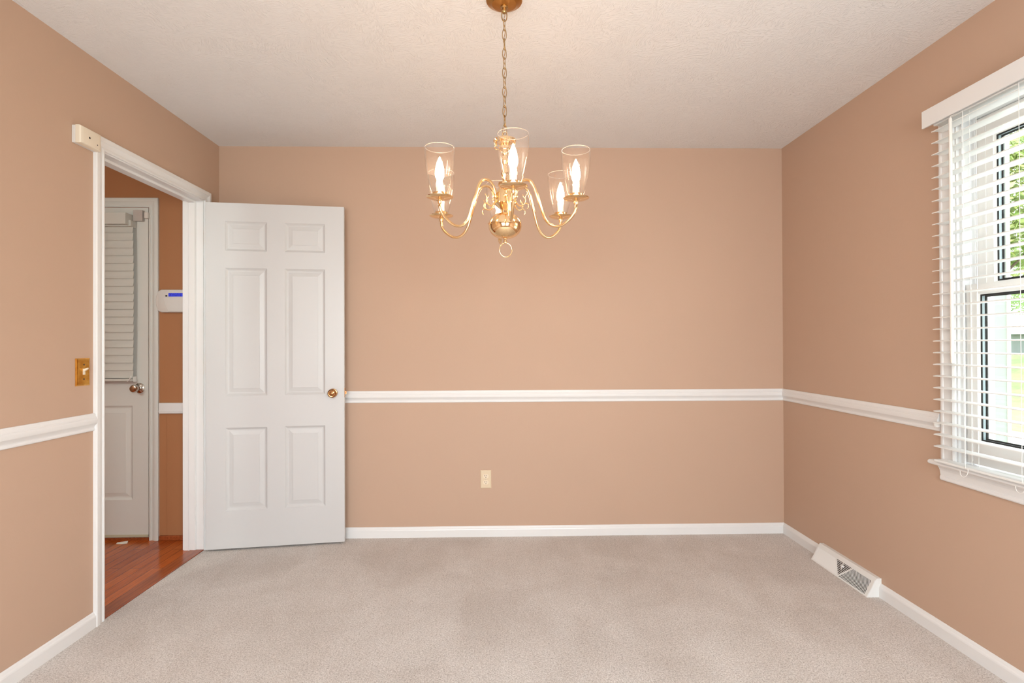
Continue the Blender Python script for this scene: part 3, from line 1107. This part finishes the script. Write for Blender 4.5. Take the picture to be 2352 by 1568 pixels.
for yy in (2.000, 1.779, 1.50, 1.24):
    for xx in (bx0 - 0.001, bx1 + 0.001):
        k = MB()
        pts = [(xx, yy, 2.07)]
        for i in range(NS):
            z = ZS - i * PZ
            pts.append((xx, yy + random.uniform(-0.0006, 0.0006), z))
        pts.append((xx, yy, 0.733))
        k.tube(pts, 0.0010, 6)
        k.build('ladder_cord', M_cord, bl, BO)
    k = MB()
    k.tube([(0.5 * (bx0 + bx1), yy, 2.07), (0.5 * (bx0 + bx1), yy, 0.745)], 0.0009, 6)
    k.build('lift_cord', M_cord, bl, BO)
    k = MB()
    pts = []
    for q in range(14):
        a = PI * 1.15 * q / 13 + 0.1
        pts.append((bx0 - 0.010 - 0.004 * math.sin(a), yy - 0.004 + 0.017 * math.cos(a), 0.722 - 0.020 * math.sin(a)))
    k.tube(pts, 0.0010, 6)
    k.build('cord_loop', M_cord, bl, BO)
k = MB()
k.lathe([(0.0, 0), (0.0055, 0), (0.006, 0.02), (0.0055, 0.93), (0.003, 0.935), (0, 0.935)], (1.722, 2.043, 1.125), 'z', 8)
k.tube([(1.722, 2.043, 2.058), (1.724, 2.043, 2.066), (1.732, 2.042, 2.068), (1.744, 2.040, 2.074)], 0.0016, 6)
k.build('tilt_wand', M_wand, bl, BO)
# small white cup hook at the chair rail end by the casing
k = MB()
k.lathe([(0.0, 0), (0.010, 0.001), (0.012, 0.006), (0.010, 0.012), (0, 0.014)], (1.774, WC1 - 0.012, 0.868), 'y', 16)
tag(k.build('cord_cleat', M_vinyl, smooth=True), 'small round white cord cleat where chair rail meets window casing', 'cord cleat')

# ------------------------------------------------------------------ chandelier
CX, CY = 0.0205, 1.96
HO = (CX, CY, 1.53)
ch = thing('chandelier', HO, 'polished brass six-arm chandelier with glass shades hanging from the ceiling', 'chandelier')
k = MB()
k.lathe([(0, CH), (0.0655, CH), (0.0655, CH - 0.004), (0.063, CH - 0.008), (0.046, CH - 0.016), (0.044, CH - 0.018), (0.020, CH - 0.024), (0.0, CH - 0.025)], (CX, CY, 0), 'z', 56)
k.build('canopy', M_canopy, ch, HO, smooth=True, angle=30)
k = MB()
k.lathe([(0, -0.024), (0.013, -0.024), (0.0135, -0.028), (0.009, -0.031), (0.0085, -0.036), (0.0095, -0.040), (0.0085, -0.046), (0.006, -0.049), (0.0, -0.049)], (CX, CY, CH), 'z', 24)
k.build('canopy_nut', M_brass_old, ch, HO, smooth=True, angle=40)


def link_pts(c, h, w, ang):
    pts = []
    n = 20
    for q in range(n):
        a = 2 * PI * q / n
        u = math.cos(a) * w / 2
        v = math.sin(a) * h / 2
        v = math.copysign(abs(v) ** 0.92 * (h / 2) ** 0.08, v)
        pts.append(Vector((c[0] + u * math.cos(ang), c[1] + u * math.sin(ang), c[2] + v)))
    return pts


ztop, zbot = CH - 0.040, 1.952
nl = 13
pit = (ztop - zbot) / nl
for i in range(nl):
    k = MB()
    zc = ztop - (i + 0.5) * pit
    hh = pit + 0.0075
    k.tube(link_pts((CX, CY, zc), hh, 0.0145 if i else 0.019, R(12) + (PI / 2 + 0.12) * (i % 2) + random.uniform(-.15, .15)), 0.0013 if i else 0.002, 6, closed=True)
    k.build('chain_link', M_brass_old, ch, HO, smooth=True, angle=80)
k = MB()
pts = []
for q in range(90):
    z = CH - 0.045 - (CH - 0.045 - 1.955) * q / 89
    a = q * 2 * PI / 89 * (nl / 2)
    pts.append((CX + 0.0032 * math.cos(a), CY + 0.0032 * math.sin(a), z))
k.tube(pts, 0.0013, 6)
k.build('lamp_cord', M_wirebrown, ch, HO, smooth=True, angle=80)
# hanging loop
k = MB()
k.tube([(CX + 0.009 * math.cos(a), CY, 1.955 + 0.0105 * math.sin(a)) for a in [2 * PI * q / 20 for q in range(20)]], 0.0018, 8, closed=True)
k.build('top_loop', M_brass, ch, HO, smooth=True, angle=80)
# central column
k = MB()
col = [(0.0, 1.950), (0.006, 1.950), (0.007, 1.944), (0.012, 1.942), (0.030, 1.940), (0.0405, 1.9355), (0.0415, 1.932), (0.038, 1.9285), (0.022, 1.926), (0.018, 1.920),
       (0.0195, 1.912), (0.022, 1.904), (0.020, 1.896), (0.013, 1.890), (0.009, 1.884), (0.0085, 1.872), (0.012, 1.862), (0.0125, 1.856), (0.009, 1.850),
       (0.0095, 1.838), (0.013, 1.824), (0.014, 1.812), (0.011, 1.800), (0.0085, 1.792), (0.009, 1.786), (0.020, 1.783), (0.024, 1.780), (0.024, 1.770), (0.021, 1.767),
       (0.022, 1.761), (0.030, 1.750), (0.0375, 1.739), (0.0385, 1.734), (0.0385, 1.712), (0.0400, 1.708), (0.0400, 1.704), (0.034, 1.699), (0.026, 1.692), (0.019, 1.686),
       (0.0165, 1.683), (0.0170, 1.681), (0.0150, 1.679), (0.0150, 1.671)]
k.lathe(col, (CX, CY, 0), 'z', 48)
k.build('column', M_brass, ch, HO, smooth=True, angle=35)
k = MB()
ball = [(0.0, 1.6733), (0.014, 1.6733)]
for q in range(1, 20):
    a = PI / 2 - PI * q / 20
    ball.append((0.0595 * math.cos(a) ** 0.85, 1.6263 + 0.0465 * math.sin(a)))
ball += [(0.012, 1.5803), (0.0, 1.5798)]
k.lathe(ball, (CX, CY, 0), 'z', 56)
k.build('ball', M_brass, ch, HO, smooth=True, angle=60)
k = MB()
k.lathe([(0, 1.583), (0.0075, 1.583), (0.0075, 1.579), (0.0055, 1.577), (0.0055, 1.570), (0.0065, 1.567), (0.005, 1.563), (0.0, 1.562)], (CX, CY, 0), 'z', 20)
k.build('bottom_finial', M_brass, ch, HO, smooth=True, angle=40)
k = MB()
k.tube([(CX + 0.002 + 0.0222 * math.cos(a), CY + 0.004 * math.cos(a), 1.5395 + 0.0255 * math.sin(a)) for a in [2 * PI * q / 36 for q in range(36)]], 0.0017, 8, closed=True)
k.build('pull_ring', M_brass, ch, HO, smooth=True, angle=80)
# little curled leaves under the top cap
k = MB()
for q in range(6):
    a = R(60 * q + 30)
    pts = []
    for j in range(10):
        t = j / 9
        r = 0.030 + 0.012 * math.sin(PI * t * 1.1)
        z = 1.930 - 0.030 * t
        if j > 6:
            r -= 0.004 * (j - 6)
        pts.append((CX + r * math.cos(a), CY + r * math.sin(a), z))
    k.tube(pts, [0.003 - 0.0018 * (j / 9) for j in range(10)], 8)
k.build('leaf_collar', M_brass, ch, HO, smooth=True, angle=80)


def smooth_path(ctrl, n=10):
    """Catmull-Rom through (r, z) points"""
    P = [ctrl[0]] + list(ctrl) + [ctrl[-1]]
    out = []
    for i in range(1, len(P) - 2):
        for j in range(n):
            t = j / n
            p0, p1, p2, p3 = P[i - 1], P[i], P[i + 1], P[i + 2]
            out.append(tuple(0.5 * (2 * p1[d] + (p2[d] - p0[d]) * t + (2 * p0[d] - 5 * p1[d] + 4 * p2[d] - p3[d]) * t * t + (3 * p1[d] - p0[d] - 3 * p2[d] + p3[d]) * t ** 3) for d in (0, 1)))
    out.append(tuple(ctrl[-1]))
    return out


ARM = smooth_path([(0.0385, 1.731), (0.0425, 1.745), (0.050, 1.768), (0.064, 1.784), (0.083, 1.788), (0.101, 1.780), (0.114, 1.758), (0.125, 1.725), (0.138, 1.685), (0.152, 1.645), (0.170, 1.622),
                   (0.193, 1.612), (0.218, 1.616), (0.241, 1.631), (0.257, 1.648), (0.2645, 1.665), (0.265, 1.683)], 7)
SCROLL = smooth_path([(0.040, 1.722), (0.048, 1.708), (0.060, 1.699), (0.073, 1.702), (0.080, 1.714), (0.079, 1.727), (0.086, 1.738)], 5)
SCROLL2 = smooth_path([(0.077, 1.706), (0.088, 1.703), (0.091, 1.692), (0.086, 1.685)], 4)
SCROLL3 = smooth_path([(0.079, 1.724), (0.072, 1.730), (0.070, 1.738)], 4)
RARM = 0.265
GLASS_O = [(0.0220, 1.720), (0.0262, 1.722), (0.0290, 1.730), (0.0345, 1.750), (0.0405, 1.776), (0.0455, 1.801), (0.0488, 1.826), (0.0500, 1.846), (0.0497, 1.861), (0.0484, 1.872)]
for ai in range(6):
    az = R(5 + 60 * ai)
    d = Vector((math.sin(az), -math.cos(az), 0))
    side = Vector((math.cos(az), math.sin(az), 0))

    def P(r, z):
        return Vector((CX, CY, z - 0.008 + 0.0045 * math.sin(az) * r / RARM)) + d * r
    cc = P(RARM, 0)
    DZ = cc.z - 0.0095
    k = MB()
    k.tube([P(r, z) for r, z in ARM], 0.0050, 12)
    k.lathe([(0.0075, -0.004), (0.0085, 0.0), (0.0075, 0.004), (0.005, 0.006)], P(0.041, 1.735), 'z', 12)
    arm = k.build('arm', M_brass, ch, HO, smooth=True, angle=60)
    k = MB()
    k.tube([P(r, z) for r, z in SCROLL], [0.0036 - 0.002 * i / (len(SCROLL) - 1) for i in range(len(SCROLL))], 8)
    k.tube([P(r, z) for r, z in SCROLL2], [0.0026 - 0.0014 * i / (len(SCROLL2) - 1) for i in range(len(SCROLL2))], 8)
    k.tube([P(r, z) for r, z in SCROLL3], [0.0024 - 0.0014 * i / (len(SCROLL3) - 1) for i in range(len(SCROLL3))], 8)
    k.build('scroll', M_brass, arm, HO, smooth=True, angle=60)
    k = MB()
    k.lathe([(0.0, 1.688), (0.0065, 1.688), (0.0075, 1.692), (0.0075, 1.699), (0.011, 1.7010), (0.022, 1.7022), (0.034, 1.7045), (0.0435, 1.7085), (0.0450, 1.7100), (0.0440, 1.7108),
             (0.030, 1.7070), (0.0230, 1.7060), (0.0230, 1.709), (0.0238, 1.711), (0.0238, 1.721), (0.0244, 1.723), (0.0225, 1.723), (0.0220, 1.712), (0.0, 1.710)], (cc.x, cc.y, DZ), 'z', 40)
    k.build('drip_pan', M_brass, arm, HO, smooth=True, angle=40)
    k = MB()
    k.lathe([(0.0, 1.710), (0.0115, 1.710), (0.0115, 1.752), (0.0105, 1.755), (0.0085, 1.756), (0.0, 1.756)], (cc.x, cc.y, DZ), 'z', 24)
    k.build('candle_sleeve', M_candle, arm, HO, smooth=True, angle=40)
    k = MB()
    k.lathe([(0.0, 1.756), (0.0068, 1.757), (0.0072, 1.763), (0.010, 1.768), (0.0138, 1.776), (0.0152, 1.785), (0.0148, 1.797), (0.0122, 1.811), (0.0085, 1.824), (0.0045, 1.834), (0.0020, 1.841), (0.0, 1.843)], (cc.x, cc.y, DZ), 'z', 24)
    k.build('candle_bulb', M_bulb, arm, HO, smooth=True, angle=80)
    k = MB()
    inn = [(max(r - 0.0016, 0.001), z + (0.0014 if i == 0 else 0)) for i, (r, z) in enumerate(GLASS_O)][::-1]
    k.lathe(GLASS_O + inn, (cc.x, cc.y, DZ), 'z', 48, closed=True)
    sh = k.build('glass_shade', M_shade, arm, HO, smooth=True, angle=15)
    k = MB()
    k.tube([(cc.x + 0.0476 * math.cos(a), cc.y + 0.0475 * math.sin(a), 1.8728 + DZ) for a in [2 * PI * q / 48 for q in range(48)]], 0.0011, 6, closed=True)
    rim = k.build('glass_rim', M_rim, arm, HO, smooth=True, angle=80)

# ------------------------------------------------------------------ outside the window
GZ = -0.45


def grass_nodes(nt, b):
    p = pos(nt)
    a = noise(nt, 0.5, 4, 0.6, 0.3, p)
    c = noise(nt, 14, 3, 0.7, 0.2, p)
    m1 = ramp(nt, a.outputs[0], [(0.35, (0.16, 0.26, 0.07)), (0.65, (0.30, 0.36, 0.13))])
    m2 = ramp(nt, c.outputs[0], [(0.3, (0.7, 0.7, 0.7)), (0.7, (1.15, 1.15, 1.15))])
    mm = nt.nodes.new('ShaderNodeMix')
    mm.data_type = 'RGBA'
    mm.blend_type = 'MULTIPLY'
    mm.inputs[0].default_value = 1
    nt.links.new(m1, mm.inputs[6])
    nt.links.new(m2, mm.inputs[7])
    nt.links.new(mm.outputs[2], b.inputs['Base Color'])


M_grass = mat('lawn_grass', (0.2, 0.3, 0.08), 0.9, nodes=grass_nodes)
M_conc = mat('pale_concrete', (0.62, 0.61, 0.58), 0.85, nodes=lambda nt, b: bump(nt, b, noise(nt, 30, 4, 0.6, vec=pos(nt)).outputs[0], 0.2, 0.004))
M_post = plastic('sage_porch_paint', (0.25, 0.29, 0.255), 0.6)
M_posttrim = plastic('white_porch_trim', (0.80, 0.80, 0.78), 0.5)
M_roof = mat('pale_grey_shingle', (0.55, 0.55, 0.56), 0.9, nodes=lambda nt, b: bump(nt, b, noise(nt, 8, 3, 0.6, vec=pos(nt)).outputs[0], 0.3, 0.02))
M_siding = mat('grey_siding', (0.22, 0.25, 0.25), 0.8, nodes=lambda nt, b: bump(nt, b, noise(nt, 5, 2, 0.5, vec=mapping(nt, pos(nt), (1, 1, 12))).outputs[0], 0.2, 0.01))
M_bark = mat('tree_bark', (0.10, 0.07, 0.05), 0.9, nodes=lambda nt, b: bump(nt, b, noise(nt, 12, 4, 0.6, vec=pos(nt)).outputs[0], 0.6, 0.03))


def leaf_nodes(c1, c2):
    def f(nt, b):
        n = noise(nt, 0.9, 3, 0.6, 0.4, pos(nt))
        nt.links.new(ramp(nt, n.outputs[0], [(0.35, c1), (0.65, c2)]), b.inputs['Base Color'])
    return f


M_leaf1 = mat('yellow_green_leaves', (0.3, 0.4, 0.08), 0.7, nodes=leaf_nodes((0.20, 0.32, 0.08), (0.55, 0.55, 0.22)))
M_leaf2 = mat('mid_green_leaves', (0.2, 0.33, 0.08), 0.7, nodes=leaf_nodes((0.15, 0.28, 0.08), (0.36, 0.44, 0.15)))

k = MB()
lx = [3.2, 9, 11, 13, 15, 17, 19, 21, 90]


def lz(x):
    t = min(max((x - 9) / 12, 0), 1)
    return GZ + 1.2 * t * t * (3 - 2 * t)


for q in range(len(lx) - 1):
    k.poly([(lx[q], -30, lz(lx[q])), (lx[q + 1], -30, lz(lx[q + 1])), (lx[q + 1], 90, lz(lx[q + 1])), (lx[q], 90, lz(lx[q]))])
bmesh.ops.remove_doubles(k.bm, verts=k.bm.verts[:], dist=1e-4)
tag(k.build('lawn', M_grass), 'sunlit green lawn outside the window', 'lawn', kind='structure')
k = MB()
rim_pts = [(3.2, -6), (9.0, -4)]
for q in range(13):
    t = q / 12
    rim_pts.append((10.4 - 3.2 * t + 1.2 * math.sin(PI * t), 6.0 + 8 * t))
rim_pts.append((3.2, 15))
k.rings([[(x, y, GZ - 0.02) for x, y in rim_pts], [(x, y, GZ + 0.02) for x, y in rim_pts]])
tag(k.build('concrete_patio', M_conc), 'pale concrete patio with curved edge outside the window', 'patio', kind='structure')
# porch post
PX, PY = 2.62, 2.868
pp = thing('porch_post', (PX, PY, GZ), 'pale green square post with white corner trim just outside the window', 'post')
PPO = (PX, PY, GZ)
k = MB()
k.box(PX - 0.055, PX + 0.055, PY - 0.055, PY + 0.055, GZ + 0.12, 2.35, 0.004)
k.build('shaft', M_post, pp, PPO)
k = MB()
k.box(PX + 0.043, PX + 0.060, PY - 0.062, PY - 0.050, GZ + 0.12, 2.35, 0.001)
k.box(PX + 0.050, PX + 0.062, PY - 0.050, PY - 0.020, GZ + 0.12, 2.35, 0.001)
k.build('corner_trim', M_posttrim, pp, PPO)
k = MB()
k.box(PX - 0.08, PX + 0.08, PY - 0.08, PY + 0.08, GZ - 0.02, GZ + 0.12, 0.006)
k.build('base', M_post, pp, PPO)
k = MB()
k.box(PX - 0.08, PX + 0.08, PY - 0.08, PY + 0.08, 2.35, 2.45, 0.006)
k.build('capital', M_post, pp, PPO)
tag(MB().box(XR + 0.14, 3.2, 0.6, 6.5, GZ - 0.05, GZ + 0.02).build('porch_floor', M_conc), 'pale porch slab under the window outside', 'porch', kind='structure')
# neighbour's outbuilding
NX, NY = 24.5, 26.0
nb = thing('outbuilding', (NX, NY, GZ), 'grey building with pale gable roof across the lawn', 'building')
NO = (NX, NY, GZ)
k = MB()
k.box(NX - 5, NX + 5, NY - 3, NY + 3, GZ - 0.02, 1.55)
k.build('walls', M_siding, nb, NO)
k = MB()
e, r_ = 1.55, 2.55
k.rings([[(NX - 5.4, NY - 3.4, e), (NX - 5.4, NY + 3.4, e), (NX - 5.4, NY, r_)], [(NX + 5.4, NY - 3.4, e), (NX + 5.4, NY + 3.4, e), (NX + 5.4, NY, r_)]])
k.build('roof', M_roof, nb, NO)


def tree(x, y, h, cr_, m, label, name='tree', trunk=0.18, nleaf=8000, low=0.38):
    t = thing(name, (x, y, GZ), label, 'tree', 'trees beyond the lawn')
    O_ = (x, y, GZ)
    k = MB()
    k.tube([(x, y, GZ - 0.02), (x + 0.1, y, GZ + h * 0.3), (x, y + 0.1, GZ + h * 0.75)], [trunk, trunk * 0.8, trunk * 0.3], 10)
    for q in range(6):
        a = q * 1.1
        zz = GZ + h * (0.3 + 0.07 * q)
        k.tube([(x, y, zz), (x + cr_ * 0.6 * math.cos(a), y + cr_ * 0.6 * math.sin(a), zz + h * 0.16)], [trunk * 0.4, trunk * 0.12], 6)
    k.build('trunk', M_bark, t, O_)
    k = MB()
    blobs = [(x + random.uniform(-.5, .5) * cr_, y + random.uniform(-.5, .5) * cr_, GZ + h * random.uniform(low, 0.85), cr_ * random.uniform(0.4, 0.65)) for _ in range(14)]
    for _ in range(nleaf):
        bx_, by_, bz_, br_ = random.choice(blobs)
        v = Vector((random.gauss(0, 1), random.gauss(0, 1), random.gauss(0, 1))).normalized() * br_ * random.uniform(0.7, 1.05)
        c = Vector((bx_, by_, bz_)) + v
        s = random.uniform(0.07, 0.16)
        a1 = Vector((random.gauss(0, 1), random.gauss(0, 1), random.gauss(0, 1))).normalized()
        a2 = a1.orthogonal().normalized()
        k.poly([c - a1 * s, c - a2 * s * 0.55, c + a1 * s, c + a2 * s * 0.55])
    k.build('crown', m, t, O_)
    return t


tree(14.4, 16.2, 9.5, 2.6, M_leaf1, 'tall yellow green tree nearest the window, left of the building')
tree(20.2, 19.0, 10.5, 2.9, M_leaf2, 'broad green tree in front of the building across the lawn')
tree(30.5, 34.6, 11.0, 3.8, M_leaf2, 'low branching tree directly behind the grey outbuilding', low=0.2)
tree(21.0, 38.0, 13.0, 4.4, M_leaf1, 'tall yellow green tree behind and left of the grey outbuilding')
tree(13.0, 28.0, 11.0, 4.0, M_leaf2, 'dense tree left of the grey outbuilding')
tree(38.0, 27.0, 12.5, 4.4, M_leaf2, 'far tree to the right of the grey outbuilding')
